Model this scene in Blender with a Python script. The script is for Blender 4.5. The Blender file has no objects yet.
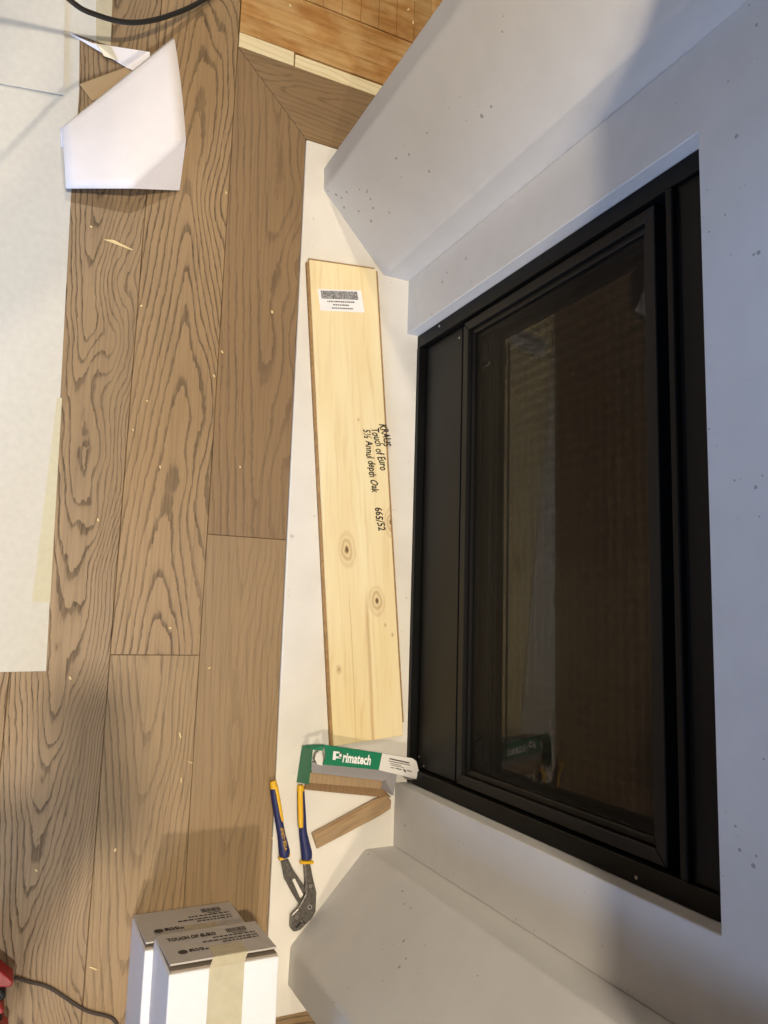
import bpy, bmesh, math, random
from mathutils import Vector, Matrix

random.seed(7)
S = bpy.context.scene
COL = S.collection

# ------------------------------------------------------------------ camera
W, H_, FPX = 768, 1024, 754.6527
CAM = Vector((0.17, 0.0, 1.7))
R = ((-0.03035740, 0.89966223, 0.43552991),      # image right, in world axes
     (0.99009812, 0.08681264, -0.11031446),      # image down
     (-0.13705526, 0.42786848, -0.89338929))     # viewing direction
cd = bpy.data.cameras.new('camera')
cd.sensor_fit = 'VERTICAL'; cd.sensor_height = 36.0; cd.lens = FPX / H_ * 36.0
cd.clip_start = 0.02
cam = bpy.data.objects.new('camera', cd); COL.objects.link(cam)
r, d, v = (Vector(a) for a in R)
M = Matrix((r, -d, -v)).transposed().to_4x4(); M.translation = CAM
cam.matrix_world = M
S.camera = cam

def pt(x, y, z=0.0):
    """photo pixel -> point on the horizontal plane at height z"""
    q = r * ((x - 384) / FPX) + d * ((y - 512) / FPX) + v
    return CAM + q * ((z - CAM.z) / q.z)

# ------------------------------------------------------------------ light
S.view_settings.view_transform = 'Standard'
S.view_settings.look = 'None'
S.view_settings.gamma = 1.0
S.view_settings.use_curve_mapping = False
S.view_settings.exposure = 0.0

world = bpy.data.worlds.new('world'); S.world = world
world.use_nodes = True
bg = world.node_tree.nodes['Background']
bg.inputs[0].default_value = (0.40, 0.62, 1.0, 1); bg.inputs[1].default_value = 1.5

def lamp(name, kind, loc, power, col, target=None, **kw):
    l = bpy.data.lights.new(name, kind); l.energy = power; l.color = col
    for k, val in kw.items(): setattr(l, k, val)
    o = bpy.data.objects.new(name, l); COL.objects.link(o); o.location = loc
    if target is not None:
        o.rotation_euler = (Vector(target) - Vector(loc)).to_track_quat('-Z', 'Y').to_euler()
    return o

WARM = (1.0, 0.875, 0.70)
for x, y, w, tx in ((-2.10, -0.05, 122, -1.3), (1.87, -0.03, 136, 1.2), (0.05, -0.14, 236, 0.05)):
    lamp('ceiling_downlight', 'SPOT', (x, y, 3.15), w, WARM, (tx, 0.2, 0), spot_size=2.1, spot_blend=0.9, shadow_soft_size=0.05)
lamp('window_daylight', 'AREA', (3.53, -2.0, 1.525), 290, (0.40, 0.60, 1.0), (1.5, -2.0, 1.525), shape='RECTANGLE', size=1.38, size_y=1.52)

# ------------------------------------------------------------------ helpers
def mesh_obj(name, bm, mat, parent=None, smooth=False):
    me = bpy.data.meshes.new(name)
    bmesh.ops.recalc_face_normals(bm, faces=bm.faces[:])
    bm.to_mesh(me); bm.free()
    o = bpy.data.objects.new(name, me); COL.objects.link(o)
    if mat: me.materials.append(mat)
    if smooth:
        for p in me.polygons: p.use_smooth = True
    if parent: o.parent = parent
    return o

def tag(o, label, cat, group=None):
    o['label'] = label; o['category'] = cat
    if group: o['group'] = group
    return o

def struct(o, label=None, cat=None):
    o['kind'] = 'structure'
    if label: o['label'] = label
    if cat: o['category'] = cat
    return o

def thing(name, label, cat, loc=(0, 0, 0), rz=0.0, group=None):
    o = bpy.data.objects.new(name, None); COL.objects.link(o)
    o.location = loc; o.rotation_euler = (0, 0, rz); o.empty_display_size = 0.05
    return tag(o, label, cat, group)

def bm_box(bm, lo, hi, bev=0.0, seg=1, mat=None):
    vs = [bm.verts.new((x, y, z)) for x in (lo[0], hi[0]) for y in (lo[1], hi[1]) for z in (lo[2], hi[2])]
    fs = [bm.faces.new([vs[i] for i in f]) for f in ((0,1,3,2),(4,6,7,5),(0,4,5,1),(2,3,7,6),(0,2,6,4),(1,5,7,3))]
    if bev:
        es = list({e for f in fs for e in f.edges})
        bmesh.ops.bevel(bm, geom=es, offset=bev, segments=seg, affect='EDGES', profile=0.5)
    if mat is not None: bmesh.ops.transform(bm, matrix=mat, verts=bm.verts)
    return bm

def box(name, lo, hi, m, parent=None, bev=0.0, seg=1):
    c = [(a + b) / 2 for a, b in zip(lo, hi)]
    bm = bm_box(bmesh.new(), [a - b for a, b in zip(lo, c)], [a - b for a, b in zip(hi, c)], bev, seg)
    o = mesh_obj(name, bm, m, parent)
    o.location = c if parent is None or parent.location.length == 0 else Vector(c) - parent.location
    return o

def bm_prism(bm, poly, z0, z1, bev=0.0, seg=2, which='all'):
    """extrude a plan polygon [(x,y)] from z0 to z1"""
    b = [bm.verts.new((p[0], p[1], z0)) for p in poly]
    t = [bm.verts.new((p[0], p[1], z1)) for p in poly]
    n = len(poly)
    fs = [bm.faces.new(b[::-1]), bm.faces.new(t)]
    for i in range(n):
        fs.append(bm.faces.new((b[i], b[(i+1) % n], t[(i+1) % n], t[i])))
    bmesh.ops.recalc_face_normals(bm, faces=fs)
    if bev:
        if which == 'all': es = list({e for f in fs for e in f.edges})
        elif which == 'top': es = list(fs[1].edges)
        else: es = [e for e in {e for f in fs for e in f.edges} if abs(e.verts[0].co.z - e.verts[1].co.z) > 1e-5]
        bmesh.ops.bevel(bm, geom=es, offset=bev, segments=seg, affect='EDGES', profile=0.5)
    return bm

def prism(name, poly, z0, z1, m, parent=None, bev=0.0, seg=2, which='all'):
    return mesh_obj(name, bm_prism(bmesh.new(), poly, z0, z1, bev, seg, which), m, parent)

def slab(name, pts, th, m, parent=None, up=None):
    """thin quad/polygon slab with thickness th along its normal (below)"""
    bm = bmesh.new()
    P = [Vector(p) for p in pts]
    n = (P[1] - P[0]).cross(P[2] - P[0]).normalized()
    if up is not None and n.dot(Vector(up)) < 0: n = -n
    a = [bm.verts.new(p) for p in P]; b = [bm.verts.new(p - n * th) for p in P]
    bm.faces.new(a); bm.faces.new(b[::-1])
    for i in range(len(P)):
        j = (i + 1) % len(P)
        bm.faces.new((a[j], a[i], b[i], b[j]))
    return mesh_obj(name, bm, m, parent)

def tube(name, pts, rad, m, parent=None, sides=10, scale_y=1.0, smooth_pts=6):
    """swept tube through points; rad a number or a list per point"""
    P = [Vector(p) for p in pts]
    rs = rad if isinstance(rad, (list, tuple)) else [rad] * len(P)
    Q, RR = [], []
    if smooth_pts > 1:
        for i in range(len(P) - 1):
            p0 = P[max(i-1, 0)]; p1 = P[i]; p2 = P[i+1]; p3 = P[min(i+2, len(P)-1)]
            for k in range(smooth_pts):
                t = k / smooth_pts
                Q.append(0.5 * ((2*p1) + (p2-p0)*t + (2*p0-5*p1+4*p2-p3)*t*t + (-p0+3*p1-3*p2+p3)*t**3))
                RR.append(rs[i] * (1-t) + rs[i+1] * t)
        Q.append(P[-1]); RR.append(rs[-1])
    else:
        Q, RR = P, rs
    bm = bmesh.new(); rings = []
    for i, p in enumerate(Q):
        tg = (Q[min(i+1, len(Q)-1)] - Q[max(i-1, 0)]).normalized()
        side = tg.cross(Vector((0, 0, 1)))
        if side.length < 1e-4: side = Vector((1, 0, 0))
        side.normalize(); upv = side.cross(tg).normalized()
        rings.append([bm.verts.new(p + side * math.cos(2*math.pi*k/sides) * RR[i] + upv * math.sin(2*math.pi*k/sides) * RR[i] * scale_y) for k in range(sides)])
    for a, b in zip(rings, rings[1:]):
        for k in range(sides):
            bm.faces.new((a[k], a[(k+1) % sides], b[(k+1) % sides], b[k]))
    bm.faces.new(rings[0][::-1]); bm.faces.new(rings[-1])
    return mesh_obj(name, bm, m, parent, smooth=True)

def disc(name, c, rad, h, m, parent=None, sides=20, axis='z'):
    bm = bmesh.new()
    bmesh.ops.create_cone(bm, cap_ends=True, segments=sides, radius1=rad, radius2=rad * 0.86, depth=h)
    if axis == 'y': bmesh.ops.rotate(bm, cent=(0, 0, 0), matrix=Matrix.Rotation(math.pi/2, 3, 'X'), verts=bm.verts)
    o = mesh_obj(name, bm, m, parent); o.location = c
    return o

def text_obj(name, s, origin, right, up, size, m, parent=None, shear=0.0, jitter=0.0, bold=0.0, width=1.0, center=False):
    """flat lettering as a mesh: origin = start of the baseline"""
    right = Vector(right).normalized(); up = Vector(up).normalized(); nrm = right.cross(up).normalized()
    cu = bpy.data.curves.new(name, 'FONT'); cu.body = s; cu.size = size; cu.shear = shear; cu.offset = bold
    cu.resolution_u = 2
    if center: cu.align_x = 'CENTER'
    tmp = bpy.data.objects.new(name + '_tmp', cu); COL.objects.link(tmp)
    dg = bpy.context.evaluated_depsgraph_get()
    me = bpy.data.meshes.new_from_object(tmp.evaluated_get(dg))
    bpy.data.objects.remove(tmp); bpy.data.curves.remove(cu)
    me.name = name
    rnd = random.Random(hash(s) % 1000 if False else len(s) * 7 + 3)
    ph = [rnd.uniform(0, 6.28) for _ in range(4)]
    o0 = Vector(origin)
    for vv in me.vertices:
        x, y = vv.co.x * width, vv.co.y
        if jitter:
            y += jitter * size * (math.sin(x / size * 2.1 + ph[0]) + 0.6 * math.sin(x / size * 5.3 + ph[1]))
            x += jitter * size * 0.6 * math.sin(y / size * 4 + x / size * 3 + ph[2])
        vv.co = o0 + right * x + up * y + nrm * 0.0006
    me.materials.clear(); me.materials.append(m)
    o = bpy.data.objects.new(name, me); COL.objects.link(o)
    if parent: o.parent = parent
    return o

def local(o, parent):
    """mesh written in world space, parented to an empty that is not at the origin"""
    o.parent = parent; o.matrix_parent_inverse = parent_matrix(parent).inverted()
    return o

def parent_matrix(p):
    return Matrix.Translation(p.location) @ p.rotation_euler.to_matrix().to_4x4()

# ------------------------------------------------------------------ materials
class NT:
    def __init__(self, name):
        self.m = bpy.data.materials.new(name); self.m.use_nodes = True
        self.t = self.m.node_tree; self.n = self.t.nodes
        self.b = self.n['Principled BSDF']; self.out = self.n['Material Output']
    def add(self, typ, **kw):
        x = self.n.new(typ)
        for k, val in kw.items(): setattr(x, k, val)
        return x
    def link(self, a, b): self.t.links.new(a, b)
    def put(self, sock, val):
        if hasattr(val, 'is_output'): self.link(val, sock)
        else: sock.default_value = val
    def math(self, op, a, b=None, c=None, clamp=False):
        x = self.add('ShaderNodeMath', operation=op); x.use_clamp = clamp
        self.put(x.inputs[0], a)
        if b is not None: self.put(x.inputs[1], b)
        if c is not None: self.put(x.inputs[2], c)
        return x.outputs[0]
    def xyz(self, vec):
        x = self.add('ShaderNodeSeparateXYZ'); self.link(vec, x.inputs[0]); return x.outputs
    def vec(self, a, b, c):
        x = self.add('ShaderNodeCombineXYZ')
        for i, q in enumerate((a, b, c)): self.put(x.inputs[i], q)
        return x.outputs[0]
    def noise(self, vec, scale, detail=3.0, rough=0.5):
        x = self.add('ShaderNodeTexNoise'); self.link(vec, x.inputs['Vector'])
        x.inputs['Scale'].default_value = scale; x.inputs['Detail'].default_value = detail; x.inputs['Roughness'].default_value = rough
        return x.outputs[0]
    def ramp(self, fac, stops):
        x = self.add('ShaderNodeValToRGB'); self.put(x.inputs[0], fac)
        e = x.color_ramp.elements
        while len(e) < len(stops): e.new(0.5)
        for el, (p, c) in zip(e, stops):
            el.position = p; el.color = (c, c, c, 1) if isinstance(c, (int, float)) else (*c, 1)
        return x.outputs[0]
    def mix(self, fac, a, b, blend='MIX'):
        x = self.add('ShaderNodeMix', data_type='RGBA', blend_type=blend)
        self.put(x.inputs[0], fac)
        for i, q in ((6, a), (7, b)):
            if hasattr(q, 'is_output'): self.link(q, x.inputs[i])
            else: x.inputs[i].default_value = (*q, 1)
        return x.outputs[2]
    def base(self, col, rough=0.5, metal=0.0, spec=None):
        if hasattr(col, 'is_output'): self.link(col, self.b.inputs['Base Color'])
        else: self.b.inputs['Base Color'].default_value = (*col, 1)
        self.put(self.b.inputs['Roughness'], rough)
        self.b.inputs['Metallic'].default_value = metal
        if spec is not None: self.b.inputs['Specular IOR Level'].default_value = spec
        return self
    def bump(self, h, strength=0.3, dist=0.002):
        x = self.add('ShaderNodeBump'); self.link(h, x.inputs['Height'])
        x.inputs['Strength'].default_value = strength; x.inputs['Distance'].default_value = dist
        self.link(x.outputs[0], self.b.inputs['Normal']); return self
    def obj(self): return self.add('ShaderNodeTexCoord').outputs['Object']
    def pos(self): return self.add('ShaderNodeNewGeometry').outputs['Position']

def lin(*c):
    return tuple(((q/255)/12.92 if q <= 10 else (((q/255)+0.055)/1.055)**2.4) for q in c)

MAT = {}
def plain(name, col, rough=0.5, metal=0.0, spec=None, speck=0.06, scale=60.0):
    t = NT(name); o = t.obj(); n = t.noise(o, scale, 3)
    f = t.ramp(n, [(0.3, 1.0 - speck), (0.7, 1.0)])
    t.base(t.mix(1.0, col, f, 'MULTIPLY'), rough, metal, spec)
    MAT[name] = t.m; return t.m

def oak(name, light, dark):
    """oak board: rings of a slowly tapering trunk cut lengthwise, plus pores; tint from the object's colour,
    figure (centre, taper, ring density, contrast, wobble) from the board's own properties"""
    t = NT(name); X, Y, Z = t.xyz(t.obj())
    oi = t.add('ShaderNodeObjectInfo'); rnd = oi.outputs['Random']; tint = oi.outputs['Color']
    def prop(n):
        a = t.add('ShaderNodeAttribute', attribute_type='OBJECT', attribute_name=n); return a.outputs['Fac']
    gy, gs, gf, gc, gw = (prop(n) for n in ('figure_centre', 'figure_taper', 'figure_density', 'figure_contrast', 'figure_wobble'))
    seed = t.math('MULTIPLY', rnd, 61.0)
    Xs = t.math('ADD', X, t.math('MULTIPLY', rnd, 9.0))
    w1 = t.noise(t.vec(t.math('MULTIPLY', Xs, 2.0), t.math('MULTIPLY', Y, 5.0), seed), 1.0, 2.0)
    w2 = t.noise(t.vec(t.math('MULTIPLY', Xs, 8.0), t.math('MULTIPLY', Y, 24.0), seed), 1.0, 3.0)
    w3 = t.noise(t.vec(t.math('MULTIPLY', Xs, 45.0), t.math('MULTIPLY', Y, 150.0), seed), 1.0, 2.0)
    vv = t.math('ADD', t.math('SUBTRACT', Y, gy), t.math('MULTIPLY', t.math('SUBTRACT', w1, 0.5), 0.10))
    rr = t.math('SQRT', t.math('ADD', t.math('MULTIPLY', vv, vv), 0.0003))
    q = t.math('ADD', t.math('MULTIPLY', rr, gf), t.math('MULTIPLY', Xs, gs))
    q = t.math('ADD', q, t.math('MULTIPLY', t.math('SUBTRACT', w1, 0.5), t.math('MULTIPLY', gw, 5.0)))
    q = t.math('ADD', q, t.math('MULTIPLY', t.math('SUBTRACT', w2, 0.5), gw))
    q = t.math('ADD', q, t.math('MULTIPLY', t.math('SUBTRACT', w3, 0.5), 0.34))
    wide = t.math('ADD', 0.10, t.math('MULTIPLY', w2, 0.34))
    fr = t.math('DIVIDE', t.math('FRACT', q), wide)
    band = t.ramp(t.math('MULTIPLY', fr, 0.5), [(0.0, 0.0), (0.06, 1.0), (0.36, 0.85), (0.55, 0.16), (1.0, 0.0)])
    pore = t.noise(t.vec(t.math('MULTIPLY', Xs, 18.0), t.math('MULTIPLY', Y, 800.0), seed), 1.0, 2.0)
    pore2 = t.noise(t.vec(t.math('MULTIPLY', Xs, 5.0), t.math('MULTIPLY', Y, 190.0), seed), 1.0, 3.0)
    patch = t.noise(t.vec(t.math('MULTIPLY', Xs, 1.5), t.math('MULTIPLY', Y, 9.0), seed), 1.0, 2.0)
    f = t.math('MULTIPLY', band, t.ramp(pore, [(0.34, 0.5), (0.6, 1.0)]))
    f = t.math('MULTIPLY', f, t.ramp(patch, [(0.32, 0.45), (0.6, 1.0)]))
    f = t.math('MULTIPLY', f, gc)
    f = t.math('ADD', f, t.math('MULTIPLY', t.ramp(pore2, [(0.45, 0.0), (0.78, 1.0)]), 0.28), clamp=True)
    col = t.mix(f, light, dark)
    col = t.mix(0.5, col, t.ramp(w1, [(0.3, 0.78), (0.7, 1.0)]), 'MULTIPLY')
    col = t.mix(1.0, col, tint, 'MULTIPLY')
    t.base(col, t.math('ADD', 0.42, t.math('MULTIPLY', f, 0.2)), 0.0, 0.4)
    t.bump(t.math('SUBTRACT', 1.0, f), 0.25, 0.0006)
    MAT[name] = t.m; return t.m

def figure(o, centre=None, taper=None, density=None, contrast=None, wobble=None):
    rr = random.Random(int(abs(o.location.x * 977 + o.location.y * 3571)) + 5)
    o['figure_centre'] = rr.uniform(-.05, .05) if centre is None else centre
    o['figure_taper'] = rr.choice((-1, 1)) * rr.uniform(3, 8) if taper is None else taper
    o['figure_density'] = rr.uniform(60, 95) if density is None else density
    o['figure_contrast'] = rr.uniform(.6, .9) if contrast is None else contrast
    o['figure_wobble'] = rr.uniform(.7, 1.4) if wobble is None else wobble
    return o

oak('oak_floor', lin(163, 137, 102), lin(68, 52, 36))
oak('oak_scrap', lin(172, 144, 108), lin(112, 84, 58))
oak('raw_ply', lin(238, 222, 180), lin(206, 180, 128))

def old_finish():
    """worn golden varnish in blotches over the old strip floor"""
    t = NT('worn_varnish'); p = t.pos()
    X, Y, Z = t.xyz(p)
    g = t.noise(t.vec(t.math('MULTIPLY', X, 90.0), t.math('MULTIPLY', Y, 8.0), 3.0), 1.0, 3)
    a = t.noise(t.vec(t.math('MULTIPLY', X, 12.0), t.math('MULTIPLY', Y, 7.0), 1.0), 1.0, 4, 0.6)
    oi = t.add('ShaderNodeObjectInfo').outputs['Color']
    raw = t.mix(t.ramp(g, [(0.35, 0.0), (0.7, 1.0)]), lin(202, 162, 106), lin(180, 138, 82))
    var = t.mix(t.ramp(g, [(0.35, 0.0), (0.7, 1.0)]), lin(184, 134, 74), lin(156, 106, 52))
    c = t.mix(t.ramp(a, [(0.42, 0.0), (0.60, 1.0)]), raw, var)
    t.base(t.mix(1.0, c, oi, 'MULTIPLY'), 0.35, 0.0, 0.5); MAT['worn_varnish'] = t.m
old_finish()

def concrete():
    t = NT('concrete'); o = t.pos()
    big = t.noise(o, 2.2, 4, 0.55); mid = t.noise(o, 14.0, 4, 0.6); fine = t.noise(o, 160.0, 2)
    vo = t.add('ShaderNodeTexVoronoi'); t.link(o, vo.inputs['Vector']); vo.inputs['Scale'].default_value = 75.0
    rad = t.xyz(vo.outputs['Color'])[0]
    clus = t.ramp(t.noise(o, 5.0, 2), [(0.44, 0.0), (0.68, 1.0)])
    thr = t.math('MULTIPLY', t.math('MULTIPLY', t.math('POWER', rad, 6.0), 0.33), clus)
    dist = t.math('ADD', vo.outputs['Distance'], t.math('MULTIPLY', t.math('SUBTRACT', t.noise(o, 110.0, 2), 0.5), 0.16))
    pit = t.math('LESS_THAN', dist, thr)
    c = t.mix(t.ramp(big, [(0.3, 0.0), (0.7, 1.0)]), lin(202, 199, 194), lin(213, 210, 205))
    c = t.mix(t.math('MULTIPLY', t.ramp(mid, [(0.45, 0.0), (0.8, 1.0)]), 0.35), c, lin(192, 189, 185))
    c = t.mix(t.math('MULTIPLY', pit, 0.6), c, lin(104, 100, 96))
    t.base(c, 0.62, 0.0, 0.4)
    h = t.math('ADD', t.math('MULTIPLY', mid, 0.7), t.math('MULTIPLY', fine, 0.12))
    h = t.math('SUBTRACT', h, t.math('MULTIPLY', pit, 1.0))
    t.bump(h, 0.22, 0.003); MAT['concrete'] = t.m
concrete()

def stone():
    t = NT('hearth_stone'); o = t.pos()
    a = t.noise(o, 9.0, 4); b = t.noise(o, 55.0, 3)
    c = t.mix(t.ramp(a, [(0.35, 0.0), (0.7, 1.0)]), lin(232, 226, 214), lin(224, 218, 206))
    c = t.mix(t.ramp(b, [(0.70, 0.0), (0.78, 0.8)]), c, lin(186, 178, 162))
    t.base(c, 0.45, 0.0, 0.4); t.bump(b, 0.05, 0.001); MAT['hearth_stone'] = t.m
stone()

def board_back():
    """unfinished pale plywood back with knots at the places the board has them (local metres)"""
    t = NT('pine_back'); X, Y, Z = t.xyz(t.obj())
    w = t.noise(t.vec(t.math('MULTIPLY', X, 2.5), t.math('MULTIPLY', Y, 14.0), 0.0), 1.0, 3)
    g = t.noise(t.vec(t.math('MULTIPLY', X, 4.0), t.math('MULTIPLY', t.math('ADD', Y, t.math('MULTIPLY', w, 0.06)), 90.0), 2.0), 1.0, 3)
    c = t.mix(t.ramp(w, [(0.3, 0.0), (0.7, 1.0)]), lin(244, 228, 184), lin(236, 214, 162))
    c = t.mix(t.math('MULTIPLY', t.ramp(g, [(0.5, 0.0), (0.85, 1.0)]), 0.45), c, lin(206, 166, 104))
    # brown heart streak towards the far end, veneer seam beside it
    for yc, wd, x0, st in ((0.012, 0.006, 0.22, 0.55), (-0.030, 0.0015, 0.20, 0.5), (0.012, 0.004, -0.60, 0.0), (-0.028, 0.018, -0.62, 0.0)):
        if st == 0.0: continue
        dy = t.math('ABSOLUTE', t.math('SUBTRACT', t.math('ADD', Y, t.math('MULTIPLY', t.math('SUBTRACT', w, 0.5), 0.02)), yc))
        mk = t.math('MULTIPLY', t.math('SUBTRACT', 1.0, t.math('DIVIDE', dy, wd), clamp=True), t.math('MULTIPLY', t.math('SUBTRACT', X, x0, clamp=True), 12.0, clamp=True))
        c = t.mix(t.math('MULTIPLY', mk, st), c, lin(176, 126, 70))
    for kx, ky, a, b, st in ((0.130, -0.031, 0.055, 0.028, 0.75), (0.259, 0.041, 0.042, 0.026, 0.75), (0.067, 0.092, 0.045, 0.020, 0.8), (0.415, -0.068, 0.014, 0.009, 0.9), (0.32, 0.06, 0.008, 0.005, 0.8), (0.345, 0.078, 0.008, 0.005, 0.8), (-0.19, 0.018, 0.007, 0.004, 0.8)):
        wob = t.math('MULTIPLY', t.math('SUBTRACT', t.noise(t.obj(), 26.0, 2), 0.5), 0.5)
        dx = t.math('DIVIDE', t.math('SUBTRACT', X, kx), a); dy = t.math('DIVIDE', t.math('SUBTRACT', Y, ky), b)
        dd = t.math('ADD', t.math('SQRT', t.math('ADD', t.math('MULTIPLY', dx, dx), t.math('MULTIPLY', dy, dy))), wob)
        ring = t.math('ADD', 0.62, t.math('MULTIPLY', t.math('SINE', t.math('MULTIPLY', dd, 18.0)), 0.38))
        fall = t.ramp(dd, [(0.0, 1.0), (0.5, 0.6), (1.0, 0.0)])
        c = t.mix(t.math('MULTIPLY', t.math('MULTIPLY', fall, ring), st), c, lin(168, 122, 70))
        c = t.mix(t.ramp(dd, [(0.08, 0.85), (0.20, 0.0)]), c, lin(84, 54, 30))
    t.base(c, 0.6, 0.0, 0.3); MAT['pine_back'] = t.m
board_back()

plain('board_edge', lin(176, 138, 88), 0.7, speck=0.35, scale=90)
plain('paper', lin(217, 214, 204), 0.75, speck=0.07, scale=70)
plain('white_card', lin(240, 234, 232), 0.6, speck=0.03, scale=30)
plain('kraft', lin(176, 150, 112), 0.7)
plain('carton_white', lin(238, 236, 236), 0.55, speck=0.04, scale=40)
plain('carton_grey', lin(196, 188, 178), 0.6, speck=0.05, scale=50)
plain('carton_inside', lin(150, 136, 120), 0.8)
plain('packing_tape', lin(206, 196, 166), 0.25, speck=0.12, scale=45)
plain('masking_tape', lin(208, 202, 174), 0.55, speck=0.06, scale=90)
plain('print_ink', lin(70, 64, 60), 0.7)
plain('marker_ink', lin(28, 24, 22), 0.6)
plain('label_paper', lin(244, 242, 240), 0.45, speck=0.02)
plain('black_steel', lin(11, 11, 11), 0.45, 0.0, 0.2, speck=0.25, scale=25)
plain('black_frame', lin(20, 19, 18), 0.45, 0.0, 0.25, speck=0.15, scale=25)
plain('firebox_black', lin(7, 7, 7), 0.85, 0.0, 0.2)
plain('screw_metal', lin(190, 186, 180), 0.3, 1.0)
plain('tool_steel', lin(120, 115, 108), 0.32, 0.6, speck=0.5, scale=140)
plain('bolt_steel', lin(196, 190, 182), 0.28, 1.0)
plain('grip_blue', lin(32, 38, 92), 0.5)
plain('grip_yellow', lin(236, 184, 34), 0.45)
plain('sleeve_green', lin(14, 122, 84), 0.42, speck=0.04)
plain('sleeve_white', lin(226, 222, 214), 0.45, speck=0.03)
plain('sleeve_grey', lin(150, 146, 146), 0.5, speck=0.05)
plain('cable_rubber', lin(38, 37, 34), 0.55)
plain('cord_brown', lin(66, 54, 42), 0.7)  # brown of a shaded plank, for the strand that imitates a shadow
plain('tool_red', lin(176, 34, 36), 0.4)
plain('tool_black', lin(30, 26, 26), 0.6)
plain('wall_paint', lin(158, 149, 134), 0.8, speck=0.02, scale=8)
plain('subfloor', lin(150, 120, 84), 0.8, speck=0.3, scale=40)
plain('wood_chip', lin(236, 212, 156), 0.7)
plain('window_frame', lin(235, 235, 232), 0.4)

def glass(name, tint, refl):
    t = NT(name); t.n.remove(t.b)
    tr = t.add('ShaderNodeBsdfTransparent'); tr.inputs[0].default_value = (*tint, 1)
    gl = t.add('ShaderNodeBsdfGlossy'); gl.inputs['Roughness'].default_value = 0.012; gl.inputs[0].default_value = (1, 1, 1, 1)
    fr = t.add('ShaderNodeFresnel'); fr.inputs[0].default_value = refl
    mx = t.add('ShaderNodeMixShader'); t.link(fr.outputs[0], mx.inputs[0]); t.link(tr.outputs[0], mx.inputs[1]); t.link(gl.outputs[0], mx.inputs[2])
    t.link(mx.outputs[0], t.out.inputs[0]); MAT[name] = t.m
glass('stove_glass', (0.55, 0.53, 0.5), 2.15)
glass('window_glass', (0.97, 0.98, 1.0), 1.45)

def mesh_screen():
    """fine woven wire: threads dark and satin, holes clear"""
    t = NT('wire_mesh'); t.n.remove(t.b)
    X, Y, Z = t.xyz(t.obj())
    def thread(c):
        return t.math('LESS_THAN', t.math('FRACT', t.math('MULTIPLY', c, 520.0)), 0.17)
    f = t.math('MAXIMUM', thread(X), thread(Z))
    tr = t.add('ShaderNodeBsdfTransparent')
    g = t.add('ShaderNodeBsdfPrincipled'); g.inputs['Base Color'].default_value = (*lin(18, 17, 16), 1); g.inputs['Roughness'].default_value = 0.4; g.inputs['Metallic'].default_value = 0.5
    mx = t.add('ShaderNodeMixShader'); t.link(f, mx.inputs[0]); t.link(tr.outputs[0], mx.inputs[1]); t.link(g.outputs[0], mx.inputs[2])
    t.link(mx.outputs[0], t.out.inputs[0]); MAT['wire_mesh'] = t.m
mesh_screen()

def speckle():
    t = NT('speckled_print'); o = t.obj()
    n = t.noise(o, 420.0, 3, 0.7)
    t.base(t.mix(t.ramp(n, [(0.42, 0.0), (0.58, 1.0)]), lin(58, 56, 56), lin(190, 188, 186)), 0.5); MAT['speckled_print'] = t.m
speckle()

# ------------------------------------------------------------------ setting
RX0, RX1, RY0, RY1, RZ = -3.2, 3.4, -3.6, 1.32, 3.2
floor = struct(box('floor', (RX0 - .1, RY0 - .1, -0.06), (RX1 + .1, RY1 + .1, -0.0175), MAT['subfloor']), 'brown oak plank floor around the hearth, partly laid over old strip flooring', 'floor')
floor.location = (0, 0, 0)
for vv in floor.data.vertices:
    vv.co += Vector(((RX0 + RX1) / 2, (RY0 + RY1) / 2, -0.03875))
struct(box('ceiling', (RX0 - .1, RY0 - .1, RZ), (RX1 + .1, RY1 + .1, RZ + .1), MAT['wall_paint']), 'plain off-white painted ceiling of the room', 'ceiling')
struct(box('wall_back', (RX0, RY1, -0.0175), (RX1, RY1 + .1, RZ), MAT['wall_paint']), 'off-white wall behind the concrete fireplace', 'wall')
struct(box('wall_left', (RX0 - .1, RY0, -0.0175), (RX0, RY1 + .1, RZ), MAT['wall_paint']), 'off-white wall left of the fireplace', 'wall')
struct(box('wall_front', (RX0 - .1, RY0 - .1, -0.0175), (RX1 + .1, RY0, RZ), MAT['wall_paint']), 'off-white wall facing the fireplace', 'wall')
WY0, WY1, WZ0, WZ1 = -2.7, -1.3, 0.75, 2.3
bm = bmesh.new()
for lo, hi in (((RX1, RY0, -.0175), (RX1 + .1, WY0, RZ)), ((RX1, WY1, -.0175), (RX1 + .1, RY1 + .1, RZ)),
               ((RX1, WY0, -.0175), (RX1 + .1, WY1, WZ0)), ((RX1, WY0, WZ1), (RX1 + .1, WY1, RZ))):
    bm_box(bm, lo, hi)
struct(mesh_obj('wall_right', bm, MAT['wall_paint']), 'off-white wall with the window right of the fireplace', 'wall')
win = struct(thing('window_1', 'white framed window letting in cool daylight', 'window', (RX1 + .05, (WY0 + WY1) / 2, WZ0)))
for lo, hi in (((RX1 + .02, WY0, WZ0), (RX1 + .08, WY0 + .05, WZ1)), ((RX1 + .02, WY1 - .05, WZ0), (RX1 + .08, WY1, WZ1)),
               ((RX1 + .02, WY0 + .05, WZ0), (RX1 + .08, WY1 - .05, WZ0 + .05)), ((RX1 + .02, WY0 + .05, WZ1 - .05), (RX1 + .08, WY1 - .05, WZ1))):
    box('window_frame', lo, hi, MAT['window_frame'], win)

box('window_pane', (RX1 + .045, WY0 + .05, WZ0 + .05), (RX1 + .051, WY1 - .05, WZ1 - .05), MAT['window_glass'], win)

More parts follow.
